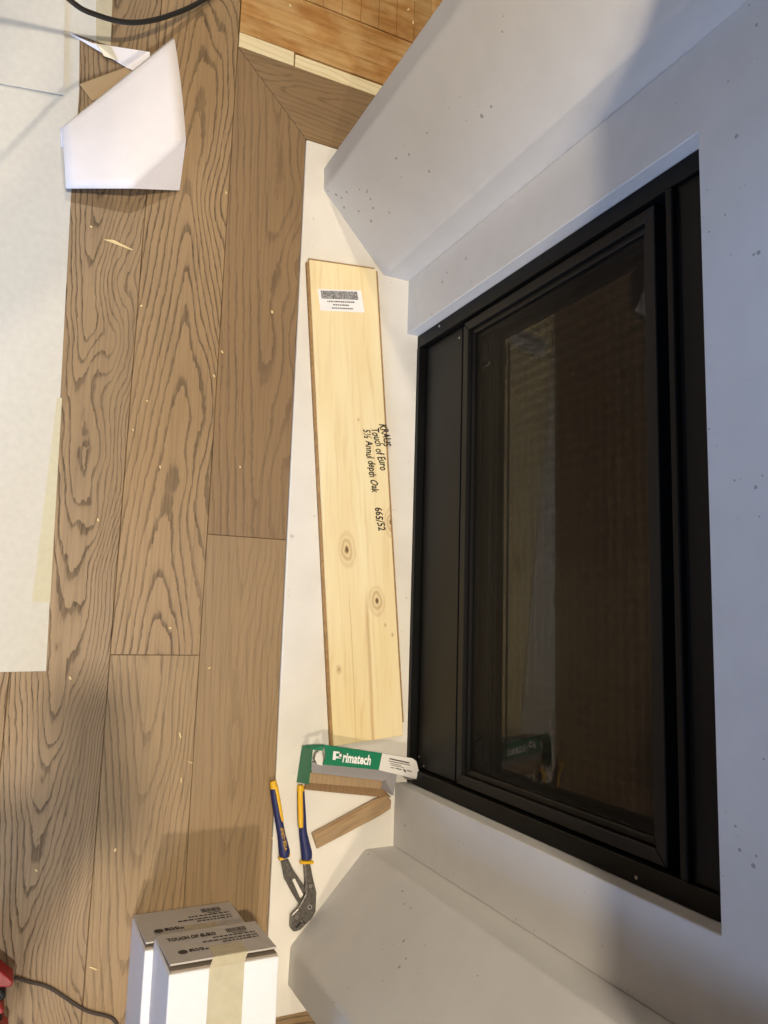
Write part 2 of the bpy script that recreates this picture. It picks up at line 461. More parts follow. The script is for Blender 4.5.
# planks ------------------------------------------------------------
GAP = 0.0004
def plank(poly, m='oak_floor', tint=(1, 1, 1), along='x', z=0.0, name='plank', bev=0.0011, fig={}):
    """one floor board from its plan polygon; local x runs with the grain"""
    cx = sum(p[0] for p in poly) / len(poly); cy = sum(p[1] for p in poly) / len(poly)
    rz = 0.0 if along == 'x' else math.pi / 2
    c, s = math.cos(-rz), math.sin(-rz)
    lp = [((x - cx) * c - (y - cy) * s, (x - cx) * s + (y - cy) * c) for x, y in poly]
    o = prism(name, lp, -0.017, 0.0, MAT[m], floor, bev=bev, seg=1, which='top')
    o.location = (cx, cy, z); o.rotation_euler = (0, 0, rz); o.color = (*tint, 1)
    return figure(o, **fig)
def rect(x0, x1, y0, y1, g=GAP): return [(x0 + g, y0 + g), (x1 - g, y0 + g), (x1 - g, y1 - g), (x0 + g, y1 - g)]
PW = 0.187
YH, YB = 0.561, 0.374                      # hearth front edge, border strip edge
XL, XR = -1.03, 1.045                      # hearth ends
rows = {0: [-3.0, -1.9, 0.267, 1.75, 3.3],           # strip next to the border
        1: [-2.7, -1.42, 0.95 + .75, 3.3],
        2: [-3.0, -1.3, 0.55, 2.2, 3.3],
        3: [-2.6, -0.7, 1.2, 3.3], 4: [-3.1, -1.5, .3, 2.0, 3.3], 5: [-2.6, -.4, 1.4, 3.3], 6: [-3.0, -1.0, .8, 2.6, 3.3], 7: [-2.5, -.6, 1.3, 3.3]}
for k in range(8, 21):
    o_ = random.uniform(-.8, .6); rows[k] = [-3.2, o_ - 1.5, o_, o_ + 1.7, 3.4]
TINT = {(0, 1): (1.02, .98, .93), (0, 2): (1.04, 1.02, .97), (1, 1): (.93, .91, .90), (2, 1): (.9, .86, .82), (2, 2): (.86, .82, .78)}
FIG = {(0, 1): dict(centre=.005, taper=-7.0, density=66, contrast=.85, wobble=.9), (0, 2): dict(centre=-.02, taper=8.0, density=70, contrast=.62, wobble=.7),
       (1, 1): dict(centre=-.012, taper=9.0, density=105, contrast=1.0, wobble=2.3), (2, 2): dict(centre=.0, taper=8.0, density=90, contrast=.8, wobble=1.2)}
for k, xs in rows.items():
    y1 = YB - k * PW; y0 = y1 - PW
    for i in range(len(xs) - 1):
        t = TINT.get((k, i), [random.uniform(.86, 1.0)] * 3)
        plank(rect(xs[i], xs[i+1], y0, y1), tint=t, fig=FIG.get((k, i), {}))
# border round the hearth, mitred at the corners
g = GAP
plank([(XL - PW + 3*g, YB + g), (-0.002 - g, YB + g), (-0.002 - g, YH - g), (XL + g, YH - g)], tint=(.80, .74, .69), fig=dict(contrast=.5, density=60, taper=3.0, wobble=1.0, centre=.02))
plank([(-0.002 + g, YB + g), (XR + PW - 3*g, YB + g), (XR - g, YH - g), (-0.002 + g, YH - g)], tint=(.95, .92, .88), fig=dict(contrast=.28, density=60, taper=3.0, wobble=1.0, centre=-.01))
plank([(XL - PW + g, YB + 3*g), (XL - g, YH + g), (XL - g, 1.30), (XL - PW + g, 1.30)], along='y', tint=(.78, .73, .68), fig=dict(contrast=.4))
plank([(XR + PW - g, YB + 3*g), (XR + PW - g, 1.30), (XR + g, 1.30), (XR + g, YH + g)], along='y', tint=(.86, .82, .78))
for a, b in ((1.232, 2.0), (2.0, 3.3)):
    for k in range(5):
        plank(rect(a, b, YB + k * PW, YB + (k + 1) * PW if k < 4 else 1.30), tint=[random.uniform(.86, 1.0)] * 3)
# raw strip and the old strip floor left of the border
X1 = XL - PW - .002
plank(rect(X1 - .040, X1, YB + .002, .52), 'raw_ply', along='y', name='raw_strip', z=-.001)
plank(rect(X1 - .036, X1, .523, 1.30), 'raw_ply', along='y', name='raw_strip', z=-.002)
xe = X1 - .041
for k in range(3):
    plank(rect(xe - .052, xe, YB + .002, 1.30), 'worn_varnish', along='y', name='old_floor_strip', z=-.0015, tint=[random.uniform(.9, 1.08)] * 3)
    xe -= .052
y = YB + .002
while y < 1.27:
    plank(rect(-2.9, xe - .003, y, y + .054), 'worn_varnish', name='old_floor_strip', z=-.0015, tint=[random.uniform(.8, .98)] * 3)
    y += .054

hearth = tag(prism('hearth_slab', [(XL + .004, YH + .001), (XR, YH + .001), (XR, 1.30), (XL + .004, 1.30)], -0.017, 0.004, MAT['hearth_stone'], bev=.003, which='all'),
             'flat white stone hearth slab set flush into the oak floor', 'hearth')

# ------------------------------------------------------------------ fireplace surround
ZH = 0.0041
ZL, ZM = 0.953, 1.345
sur = thing('fireplace_surround', 'pale grey concrete fireplace surround with splayed side wings', 'fireplace', (0, 0.9, ZH))
def sur_part(o): return local(o, sur)
def wing(s, th):
    poly = [(s*.903, .614), (s*(.903 + th), .612), (s*(.903 + th), 1.30), (s*.714, 1.30), (s*.714, .790)]
    bm = bm_prism(bmesh.new(), poly, ZH, ZM, bev=.006, seg=3, which='vertical')
    return sur_part(mesh_obj('side_wing', bm, MAT['concrete']))
wing(-1, .062); wing(1, .082)
for s in (-1, 1):
    poly = [(s*.568, .864), (s*.7135, .864), (s*.7135, 1.30), (s*.568, 1.30)]
    sur_part(mesh_obj('jamb', bm_prism(bmesh.new(), poly, ZH, ZL - .00005, bev=.002, seg=2, which='vertical'), MAT['concrete']))
sur_part(mesh_obj('lintel', bm_box(bmesh.new(), (-.7135, .8634, ZL), (.7135, 1.30, ZM), .0003, 1), MAT['concrete']))
sur_part(mesh_obj('mantel_shelf', bm_box(bmesh.new(), (-1.03, .605, ZM + .0005), (1.03, 1.30, ZM + .11), .006, 2), MAT['concrete']))
sur_part(mesh_obj('chimney_breast', bm_box(bmesh.new(), (-.92, .80, ZM + .111), (.92, 1.30, RZ - .001), .006, 2), MAT['concrete']))

# ------------------------------------------------------------------ fireplace insert
ins = thing('fireplace_insert', 'black steel gas fireplace insert with glass front and mesh screen', 'fireplace insert', (0, .9, ZH))
def ip(o): return local(o, ins)
def ibox(name, lo, hi, m='black_steel', bev=.0012): return ip(mesh_obj(name, bm_box(bmesh.new(), lo, hi, bev, 1), MAT[m]))
FY = .895
ibox('outer_frame_side', (-.567, FY, ZH), (-.533, .95, 1.0)); ibox('outer_frame_side', (.533, FY, ZH), (.567, .95, 1.0))
ibox('bottom_rail', (-.5325, FY - .001, ZH), (.5325, .93, .020))
ibox('lower_panel', (-.531, .912, .026), (.531, .93, .205), 'black_frame', .003)
ibox('panel_backing', (-.5325, .932, ZH), (.5325, .94, .225), 'firebox_black', 0)
ibox('top_backing', (-.5325, .935, .815), (.5325, .945, 1.0), 'firebox_black', 0)
ibox('upper_panel', (-.5325, .903, .8735), (.5325, .93, .998), 'black_steel', .002)
ibox('ledge_bar', (-.531, .892, .858), (.531, .906, .872), 'black_steel', .002)
# screen door: mitred rectangular frame
DX, DZ0, DZ1, FW = .528, .222, .824, .034
def member(pts, y0, y1, m='black_frame'):
    bm = bmesh.new()
    a = [bm.verts.new((x, y0, z)) for x, z in pts]; b = [bm.verts.new((x, y1, z)) for x, z in pts]
    bm.faces.new(a); bm.faces.new(b[::-1])
    for i in range(4): bm.faces.new((a[(i+1) % 4], a[i], b[i], b[(i+1) % 4]))
    bmesh.ops.recalc_face_normals(bm, faces=bm.faces[:])
    bmesh.ops.bevel(bm, geom=bm.edges[:], offset=.0015, segments=1, affect='EDGES')
    return ip(mesh_obj('screen_frame_rail', bm, MAT[m]))
for (ox, oz0, oz1, w, y0, y1) in ((DX, DZ0, DZ1, .022, .903, .935), (DX - .0225, DZ0 + .0225, DZ1 - .0225, .012, .912, .935)):
    o = [(-ox, oz0), (ox, oz0), (ox, oz1), (-ox, oz1)]; i = [(-ox + w, oz0 + w), (ox - w, oz0 + w), (ox - w, oz1 - w), (-ox + w, oz1 - w)]
    for k in range(4):
        j = (k + 1) % 4
        member([o[k], o[j], i[j], i[k]], y0, y1)
ip(mesh_obj('mesh_screen', bm_box(bmesh.new(), (-DX + .036, .918, DZ0 + .036), (DX - .036, .9185, DZ1 - .036)), MAT['wire_mesh']))
# dark throat between screen and glass
GY = .956
for lo, hi in (((-.50, .936, .215), (.50, GY - .002, .2445)), ((-.50, .936, .80), (.50, GY - .002, .83)), ((-.52, .936, .215), (-.495, GY - .002, .83)), ((.495, .936, .215), (.52, GY - .002, .83))):
    ibox('throat_lining', lo, hi, 'firebox_black', 0)
ibox('inner_sill', (-.4945, .9355, .245), (.4945, .944, .292), 'black_steel', .002)
ibox('inner_sill_lip', (-.4945, .9445, .245), (.4945, .950, .302), 'firebox_black', .001)
ip(mesh_obj('glass_pane', bm_box(bmesh.new(), (-.495, GY, .245), (.495, GY + .004, .80)), MAT['stove_glass']))
bm = bmesh.new()
for lo, hi in (((-.55, 1.24, .1), (.55, 1.26, .95)), ((-.55, GY + .005, .1), (-.53, 1.24, .95)), ((.53, GY + .005, .1), (.55, 1.24, .95)), ((-.53, GY + .005, .1), (.53, 1.24, .12)), ((-.53, GY + .005, .93), (.53, 1.24, .95))):
    bm_box(bm, lo, hi)
ip(mesh_obj('firebox_lining', bm, MAT['firebox_black']))
for x in (-.442, .455):
    ibox('latch', (x - .022, .928, .250), (x + .022, .935, .288), 'black_frame', .002)
    ip(tube('latch_pin', [(x + .030 * (1 if x < 0 else -1), .932, .262), (x + .030 * (1 if x < 0 else -1), .932, .285), (x + .026 * (1 if x < 0 else -1), .930, .296)], .002, MAT['screw_metal'] if x < 0 else MAT['black_frame']))
ip(tube('screen_rod', [(-.47, .932, .300), (0, .932, .300), (.47, .932, .300)], .0025, MAT['black_frame'], sides=6, smooth_pts=1))
for x, yy, z in ((-.505, .9115, .19), (.505, .9115, .035), (.522, .9115, .06), (.556, .8945, .77), (-.556, .8945, .12)):
    ip(disc('screw', (x, yy, z), .003, .002, MAT['screw_metal'], axis='y', sides=10))

# ------------------------------------------------------------------ upturned plank on the hearth
bd_a, bd_L, bd_w = math.radians(5.57), 1.178, .191
bd = thing('upturned_floor_plank', 'pale unfinished back of a loose floor plank lying upside down on the hearth', 'plank', (-.122, .727, .0042), bd_a)
bz = .0152
bm = bm_box(bmesh.new(), (-bd_L/2, -bd_w/2 + .004, 0), (bd_L/2, bd_w/2 - .004, bz), .0008, 1)
mesh_obj('board', bm, MAT['pine_back'], bd)
mesh_obj('groove_edge', bm_box(bmesh.new(), (-bd_L/2 + .004, -bd_w/2 - .002, .001), (bd_L/2 - .002, -bd_w/2 + .0038, .0115), .0008), MAT['board_edge'], bd)
mesh_obj('tongue_edge', bm_box(bmesh.new(), (-bd_L/2 + .002, bd_w/2 - .0038, .004), (bd_L/2 - .03, bd_w/2 + .003, .010), .0008), MAT['board_edge'], bd)
mesh_obj('end_tongue', bm_box(bmesh.new(), (-bd_L/2 - .006, -bd_w/2 + .004, .004), (-bd_L/2 - .0002, bd_w/2 - .006, .010), .0008), MAT['board_edge'], bd)
inv = parent_matrix(bd).inverted()
ztop = .0042 + bz
def on_board(px, py): 
    p = inv @ pt(px, py, ztop); p.z = bz; return p
# label
q = [on_board(*p) for p in ((317.5, 289), (361, 290.5), (364.5, 312.5), (320.5, 310.5))]
lab = slab('paper_label', [p + Vector((0, 0, .0004)) for p in q], .0004, MAT['label_paper'], bd, up=(0, 0, 1))
def mixq(u, w_): return (q[0]*(1-u) + q[1]*u)*(1-w_) + (q[3]*(1-u) + q[2]*u)*w_
up_l = (q[0] - q[3]); rt_l = (q[1] - q[0])
slab('printed_band', [mixq(a, b) + Vector((0, 0, .0008)) for a, b in ((.06, .07), (.90, .07), (.90, .44), (.06, .44))], .0003, MAT['speckled_print'], lab, up=(0, 0, 1))
bm = bmesh.new()
rr = random.Random(3)
for row, (u0, u1) in enumerate(((.18, .80), (.30, .66), (.26, .74))):
    u = u0
    while u < u1:
        du = rr.uniform(.015, .045); w0 = .53 + row * .15
        f = [bm.verts.new(mixq(a, b) + Vector((0, 0, .0009))) for a, b in ((u, w0), (min(u + du, u1), w0), (min(u + du, u1), w0 + .06), (u, w0 + .06))]
        bm.faces.new(f); u += du + rr.uniform(.008, .02)
mesh_obj('small_print', bm, MAT['print_ink'], lab)['kind'] = 'stuff'
# handwriting, running along the board
for s, (px, py), (qx, qy), sz in (('KRAUS', (379.5, 424), (384.5, 447), .030), ('Touch of Euro', (371.5, 428), (380.5, 471), .030), ('5\u00bd Annul depth Oak', (363.5, 429), (372, 493), .027), ('665/52', (374.5, 507), (378.5, 531), .028)):
    a = on_board(px, py); b = on_board(qx, qy)
    rt = (b - a).normalized(); up = Vector((0, 0, 1)).cross(rt)
    o = text_obj('handwriting', s, a, rt, up, sz, MAT['marker_ink'], bd, shear=.25, jitter=.05, bold=.0006)
    ws = [(Vector(vv.co) - a).dot(rt) for vv in o.data.vertices]; k = (b - a).length / max(ws)
    for vv in o.data.vertices:
        dd = (Vector(vv.co) - a).dot(rt); vv.co += rt * dd * (k - 1)

# ------------------------------------------------------------------ protective paper on the left
paper = thing('floor_paper', 'long off-white protective paper sheet laid over the oak planks', 'paper', (-.4, -.2, 0))
def pp(o): return local(o, paper)
def sheet_poly(name, pts, z0, z1, m, bev=0): return mesh_obj(name, bm_prism(bmesh.new(), [(p[0], p[1]) for p in pts], z0, z1, bev), MAT[m])
E1 = [pt(46, 671), pt(58, 440), pt(71, 195), pt(79, 95), pt(79.5, 38), pt(66, 30)]
poly = [(.302, -.40), (.302, -.02)] + [(p.x, p.y) for p in E1] + [(-1.12, -.40)]
pp(sheet_poly('paper_sheet', poly, .0006, .0018, 'paper'))
q = [pt(57, 398), pt(62, 398), pt(50, 602), pt(32, 602)]
pp(sheet_poly('tape_strip', q, .0019, .0024, 'masking_tape'))
p2 = thing('floor_paper', 'upper off-white paper sheet taped at its edge, beside the black cable', 'paper', (-1.4, -.1, 0))
poly = [pt(70, 33), pt(110, 47), pt(112, 0)]
poly = [(p.x, p.y) for p in poly] + [(-2.1, .10), (-2.1, -.40), (-1.088, -.40)]
local(sheet_poly('paper_sheet', poly, .0022, .0036, 'paper'), p2)
q = [pt(96, 0), pt(112.2, 0), pt(110.5, 47), pt(96, 42)]
local(sheet_poly('tape_strip', q, .0037, .0042, 'packing_tape'), p2)
# overlapping sheet in the corner, lifted a little
p3 = slab('paper_offcut', [pt(63.5, 95, .012), pt(-40, 76, .006), Vector((-1.2, -.40, .006)), Vector((-1.45, -.40, .006)), pt(66, -60, .01)], .0012, MAT['paper'], up=(0, 0, 1))
tag(p3, 'loose off-white paper sheet overlapping the others in the corner', 'paper')
# narrow torn strip with tape running under the folded card
ts = thing('torn_paper_strip', 'narrow torn white paper strip with clear tape, tucked under the folded card', 'paper', pt(100, 50))
local(slab('strip', [pt(69, 33, .008), pt(92, 43, .012), pt(150, 52, .012), pt(150, 78, .006), pt(128, 68, .006)], .0012, MAT['white_card'], up=(0, 0, 1)), ts)
local(slab('tape_strip', [pt(96, 43.5, .0135), pt(111, 46.5, .0135), pt(118, 61, .0105), pt(104, 56, .0105)], .0003, MAT['packing_tape'], up=(0, 0, 1)), ts)
kc = slab('kraft_scrap', [pt(79.5, 84, .004), pt(126, 67, .004), pt(140, 80, .003), pt(92, 101, .003)], .0012, MAT['kraft'], up=(0, 0, 1))
tag(kc, 'small tan kraft paper scrap peeking out beside the folded white card', 'paper')

# folded white card: bent sheet with a creased corner
fc = thing('folded_card', 'folded white card sheet standing proud of the oak floor with a creased corner', 'card', pt(120, 140))
A = [pt(61, 127, .035), pt(166, 37.5, .055), pt(174, 36, .055)]
B = [pt(186, 140, .074), pt(179.5, 190.5, .006), pt(133, 188.5, .062), pt(66, 188.5, .030)]
bm = bmesh.new()
main = [A[0], A[1], A[2], B[0], B[2], B[3]]
N = 10
# main face as a lofted grid between the fold line and the far edges, gently arched
far0, far1 = B[3], B[0]
rows_ = []
for u in (0, .1, .2, .3, .4, .5, .55, .6, .7, .8, .9, 1):
    a = A[0].lerp(A[2], u)
    b = (B[3].lerp(B[2], u / .55) if u < .55 else B[2].lerp(B[0], (u - .55) / .45))
    # curl under along the fold line
    c0 = a.lerp(b, .22); c0.z = .006
    c1 = a.lerp(b, .05); c1.z = a.z * .35
    line = [c0, c1] + [a.lerp(b, t) + Vector((0, 0, .012 * math.sin(math.pi * min(1, t)) )) for t in (0, .04, .1, .2, .35, .5, .65, .8, .9, 1)]
    line[2].z -= .006
    rows_.append([bm.verts.new(p) for p in line])
for a, b in zip(rows_, rows_[1:]):
    for k in range(len(a) - 1):
        bm.faces.new((a[k], a[k+1], b[k+1], b[k]))
mo = local(mesh_obj('card_face', bm, MAT['white_card'], smooth=True), fc)
so = mo.modifiers.new('thick', 'SOLIDIFY'); so.thickness = .0014; so.offset = 0
local(slab('creased_corner', [B[0], B[1], B[2]], .0014, MAT['white_card'], up=(0, 0, 1)), fc)

# ------------------------------------------------------------------ cable at the top, red tool and a modelled shadow line at the bottom left
cab = tube('power_cable', [(-.70, -.40, .95), (-.83, -.22, .65), (-.94, -.10, .40), pt(70, 0, .20), pt(97, 15, .14), pt(130, 22.5, .10), pt(165, 17, .06), pt(205, -1, .02), pt(260, -40, .007), pt(330, -120, .007)], .0055, MAT['cable_rubber'])
tag(cab, 'thick black rubber power cable hanging in a loop above the planks', 'cable')
shadow_line = tube('tool_cord', [pt(14.6, 977.6, .0045), pt(30, 982, .0042), pt(50, 988, .0042), pt(85, 1010, .0042), pt(113, 1019, .0042), pt(119, 1040, .0042), pt(116, 1090, .0042)], .0034, MAT['cord_brown'])  # dark strand laid where a cast shadow runs, shade put into its colour
tag(shadow_line, 'thin dark cord running from the red tool past the cartons', 'cord')
rt_ = thing('red_tool', 'red and black power tool just entering the lower left corner', 'tool', pt(-30, 990))
for (y0, y1, xe_, m, h) in ((958, 976, 14, 'tool_red', .05), (976, 990, 6, 'tool_black', .045), (990, 1002, 5, 'tool_red', .05), (1002, 1010, 3, 'tool_black', .045), (1010, 1022, 9, 'tool_red', .05)):
    P = [pt(-70, y0 - 8), pt(0, y0), pt(xe_, (y0 + y1) / 2 + 3), pt(xe_ - 3, y1), pt(-70, y1)]
    local(mesh_obj('housing_rib', bm_prism(bmesh.new(), [(p.x, p.y) for p in P], .0002, h, .003, 2), MAT[m]), rt_)

# ------------------------------------------------------------------ cartons
def carton(label, x0, y0, y1, z0, z1, tilt, words, skew=0.0):
    c = thing('flooring_carton', label, 'carton', (x0, (y0 + y1) / 2, z0), skew, group='flooring cartons stacked by the hearth')
    w = (y1 - y0) / 2; h = z1 - z0; L = 1.25
    # body: open-ended box walls
    bm = bm_box(bmesh.new(), (.012, -w, 0), (L, w, h), .003, 2)
    mesh_obj('carton_body', bm, MAT['carton_white'], c)
    mesh_obj('end_recess', bm_box(bmesh.new(), (.008, -w + .003, .003), (.0118, w - .003, h - .003)), MAT['carton_inside'], c)
    # end flap leaning outwards, hinged at the bottom
    b = Vector((.006, 0, .004)); tp = Vector((-tilt, 0, h - .006))
    P = [Vector((b.x, -w + .001, b.z)), Vector((b.x, w - .001, b.z)), Vector((tp.x, w - .004, tp.z)), Vector((tp.x, -w + .002, tp.z))]
    fl = slab('end_flap', P, .003, MAT['carton_grey'], c, up=(-1, 0, .2))
    upv = (b - tp).normalized(); rt = Vector((0, 1, 0))
    nrm = rt.cross(upv).normalized()
    def on(u, t): return P[3].lerp(P[2], u).lerp(P[0].lerp(P[1], u), t) + nrm * .0006
    if words:
        o = text_obj('lettering', words, on(.08, .70), rt, upv, .021, MAT['print_ink'], fl, bold=.0009, width=1.0)
        ws = max((vv.co - on(.08, .70)).dot(rt) for vv in o.data.vertices)
        k = (on(.55, .7) - on(.08, .7)).length / ws
        for vv in o.data.vertices: vv.co += rt * (vv.co - on(.08, .70)).dot(rt) * (k - 1)
    bm = bmesh.new(); rr = random.Random(11)
    def q4(u0, u1, t0, t1):
        bm.faces.new([bm.verts.new(on(a, t)) for a, t in ((u0, t0), (u1, t0), (u1, t1), (u0, t1))])
    u = .66
    while u < .86:                                   # bar code strip
        du = rr.uniform(.006, .016); q4(u, u + du, .72, .86); u += du + rr.uniform(.004, .008)
    for t0, a, e in ((.60, .50, .92), (.50, .38, .92), (.42, .56, .92), (.32, .22, .36), (.27, .22, .44)):
        u = a
        while u < e:
            du = rr.uniform(.02, .05); q4(u, min(e, u + du), t0, t0 + .04); u += du + rr.uniform(.006, .014)
    q4(.70, .84, .67, .69)
    mesh_obj('small_print', bm, MAT['print_ink'], fl)['kind'] = 'stuff'
    bm = bmesh.new()
    bm.faces.new([bm.verts.new(on(.16 + .045 * math.cos(a), .30) + upv * .010 * math.sin(a)) for a in [k * math.pi / 8 for k in range(16)]])
    mesh_obj('logo_oval', bm, MAT['print_ink'], fl)
    # tape over flap and along the top
    mesh_obj('tape_strip', bm_box(bmesh.new(), (.012, -w*.30, h + .0001), (L, w*.34, h + .0006)), MAT['packing_tape'], c)
    slab('flap_tape', [on(.40, .34) + nrm*.0004, on(.72, .34) + nrm*.0004, on(.72, .0) + nrm*.0004, on(.40, .0) + nrm*.0004], .0004, MAT['packing_tape'], c, up=(-1, 0, .2))
    slab('tape_bridge', [Vector((tp.x, -w*.22, tp.z)), Vector((tp.x, w*.42, tp.z)), Vector((.012, w*.34, h + .0004)), Vector((.012, -w*.30, h + .0004))], .0004, MAT['packing_tape'], c, up=(0, 0, 1))
    return c
carton('lower white flooring carton on the floor with grey printed end flap', .785, .270, .472, .0002, .168, .0, None, 0.0)
carton('upper white flooring carton with taped lid, its flap printed TOUCH OF EURO', .765, .285, .478, .1695, .325, .002, 'TOUCH OF EURO', 0.0)

# ------------------------------------------------------------------ pliers
def zp(x, y): return (260 + x / 6.2, 775 + y / 6.2)
pl = thing('groove_joint_pliers', 'steel groove joint pliers with blue and yellow grips lying on the hearth', 'pliers', pt(*zp(270, 800)))
def pz(pts, z0, z1, m, name, bev=.002, seg=2):
    P = [pt(*zp(*p), z1) for p in pts]
    return local(mesh_obj(name, bm_prism(bmesh.new(), [(p.x, p.y) for p in P], z0, z1, bev, seg), MAT[m]), pl)
Z0 = .0043
arm1 = pz([(132, 540), (176, 522), (208, 590), (300, 722), (292, 772), (246, 806), (205, 742), (150, 640)], Z0 + .003, Z0 + .0095, 'tool_steel', 'jaw_arm', .0015)
pz([(200, 650), (216, 642), (268, 742), (250, 764)], Z0 + .0096, Z0 + .0100, 'hearth_stone', 'adjusting_slot', 0)
pz([(275, 552), (314, 552), (330, 640), (352, 730), (346, 850), (322, 892), (286, 928), (262, 900), (252, 860), (236, 826), (262, 780), (284, 740), (282, 650)], Z0 + .006, Z0 + .0165, 'tool_steel', 'jaw_arm', .0022)
pz([(236, 828), (262, 800), (290, 850), (262, 900), (238, 925), (222, 965), (232, 972), (206, 972), (190, 948), (194, 872)], Z0 + .003, Z0 + .0150, 'tool_steel', 'lower_jaw', .002)
pz([(286, 928), (262, 900), (240, 922), (222, 972), (250, 962)], Z0 + .004, Z0 + .0155, 'tool_steel', 'upper_jaw', .002)
pz([(252, 905), (262, 915), (232, 948), (218, 946)], Z0 + .0156, Z0 + .0160, 'tool_black', 'jaw_gap', 0)
for (x, yy, rad, zt) in ((305, 815, .0062, .0178), (310, 686, .0042, .0172), (225, 880, .0040, .0162)):
    p = pt(*zp(x, yy), zt); o = disc('pivot_bolt', (0, 0, 0), rad, .004, MAT['bolt_steel'], sides=16)
    o.parent = pl; o.location = Vector((p.x, p.y, Z0 + zt - .002)) - pl.location
    o2 = disc('bolt_socket', (0, 0, .0022), rad * .45, .0012, MAT['tool_black'], o, sides=12)
def grip(path, radii, yl, name='handle_grip'):
    P = [pt(*zp(*p), Z0 + .012) for p in path]
    h = local(tube(name, P, radii, MAT['grip_blue'], sides=14, scale_y=.85), pl)
    return h, P
h1, P1 = grip([(84, 58), (92, 130), (112, 250), (133, 370), (150, 470), (155, 508)], [.0080, .0088, .0090, .0092, .0128, .0110], None)
h2, P2 = grip([(252, 82), (256, 150), (262, 260), (268, 360), (288, 480), (288, 520)], [.0080, .0088, .0090, .0092, .0130, .0120], None)
for P, cap in ((P1, [(80, 38), (84, 60), (87, 82)]), (P2, [(252, 62), (252, 84), (253, 100)])):
    Q = [pt(*zp(*p), Z0 + .012) for p in cap]
    local(tube('grip_cap', Q, [.0070, .0084, .0089], MAT['grip_yellow'], sides=14, scale_y=.88), pl)
for Q in ([(118, 522), (182, 492)], [(250, 540), (326, 540)]):
    a, b = [pt(*zp(*p), Z0 + .012) for p in Q]
    local(tube('grip_collar', [a, a.lerp(b, .5), b], .0040, MAT['grip_yellow'], sides=10, scale_y=2.0), pl)
# yellow inlays, proud of the blue grips
def inlay(pts, rad):
    Q = [pt(*zp(*p), Z0 + .0165) for p in pts]
    local(tube('grip_inlay', Q, rad, MAT['grip_yellow'], sides=10, scale_y=.75), pl)
inlay([(98, 70), (112, 150), (130, 250), (140, 288)], [.0050, .0052, .0046, .0030])
inlay([(250, 85), (250, 160), (252, 250), (254, 325)], [.0062, .0066, .0066, .0060])
a = pt(*zp(160, 468), Z0 + .0235); b = pt(*zp(133, 325), Z0 + .0205)
rt = (b - a).normalized(); up = Vector((0, 0, 1)).cross(rt); up = (up - rt * up.dot(rt)).normalized()
o = text_obj('lettering', 'VISE-GRIP', a - up * .004, rt, up, .010, MAT['grip_yellow'])
ws = max((vv.co - a).dot(rt) for vv in o.data.vertices)
for vv in o.data.vertices: vv.co += rt * (vv.co - a).dot(rt) * ((b - a).length / ws - 1)
local(o, pl)

# ------------------------------------------------------------------ packaged pull bar and offcuts
def kp(x, y): return (290 + x / 5.486, 735 + y / 5.486)
HZ = .062
pb = thing('packaged_pull_bar', 'flooring pull bar in a green and white printed card sleeve beside the pliers', 'pull bar', pt(*kp(350, 150), .0042))
def kslab(name, pts, m, th=.0012, parent=None):
    return local(slab(name, [pt(*kp(x, y), z) for x, y, z in pts], th, MAT[m], up=(0, 0, 1)), pb)
gt = kslab('sleeve_panel', [(188, 54, HZ), (506, 100, HZ), (487, 192, HZ), (180, 162, HZ), (196, 120, HZ)], 'sleeve_green')
wt = kslab('sleeve_label', [(506, 100, HZ), (672, 128, HZ), (694, 145, HZ), (713, 228, HZ - .004), (706, 246, HZ - .008), (487, 192, HZ)], 'sleeve_white')
kslab('sleeve_end', [(66, 62, .010), (122, 68, HZ), (100, 272, HZ), (36, 258, .006)], 'sleeve_green', .002)
kslab('sleeve_bridge', [(68, 60, .036), (130, 52, .045), (190, 54, HZ - .002), (176, 84, HZ - .004), (122, 78, HZ - .006)], 'sleeve_green', .0012)
kslab('hang_tab', [(168, 82, .048), (182, 122, .048), (178, 168, .046), (150, 162, .044), (135, 130, .044), (144, 100, .046)], 'sleeve_white')
kslab('steel_bar', [(118, 150, .040), (500, 190, .042), (588, 205, .042), (512, 252, .036), (118, 206, .036)], 'sleeve_grey', .004)
kslab('sleeve_side', [(512, 222, .030), (588, 206, HZ - .010), (566, 334, .040), (502, 292, .014)], 'sleeve_grey', .0012)
kslab('hook', [(628, 222, HZ - .012), (690, 240, HZ - .012), (684, 250, HZ - .030), (640, 244, HZ - .030)], 'sleeve_grey', .002)
# lettering
a = pt(*kp(285, 146), HZ); b = pt(*kp(440, 164), HZ)
rt = (b - a).normalized(); up = Vector((0, 0, 1)).cross(rt)
o = text_obj('lettering', 'rimatech', a, rt, up, .030, MAT['label_paper'], bold=.0010)
ws = max((vv.co - a).dot(rt) for vv in o.data.vertices)
for vv in o.data.vertices: vv.co += rt * (vv.co - a).dot(rt) * ((b - a).length / ws - 1)
local(o, pb)
bm = bmesh.new()
for ring in (((238, 88), (254, 90), (250, 138), (234, 136)), ((254, 90), (286, 94), (284, 104), (253, 100)), ((272, 93), (286, 94), (281, 128), (268, 126)), ((252, 116), (281, 120), (280, 130), (251, 127))):
    bm.faces.new([bm.verts.new(pt(*kp(*p), HZ + .0006)) for p in ring])
local(mesh_obj('logo_initial', bm, MAT['label_paper']), pb)
bm = bmesh.new()
for x0, y0, x1, y1, th_ in ((545, 126, 655, 150, 7), (542, 140, 660, 164, 4), (548, 152, 610, 166, 3), (552, 162, 625, 178, 3), (552, 176, 572, 180, 4), (580, 180, 612, 188, 5), (622, 184, 636, 196, 11), (642, 192, 668, 198, 5)):
    bm.faces.new([bm.verts.new(pt(*kp(*p), HZ + .0006)) for p in ((x0, y0), (x1, y1), (x1, y1 + th_), (x0, y0 + th_))])
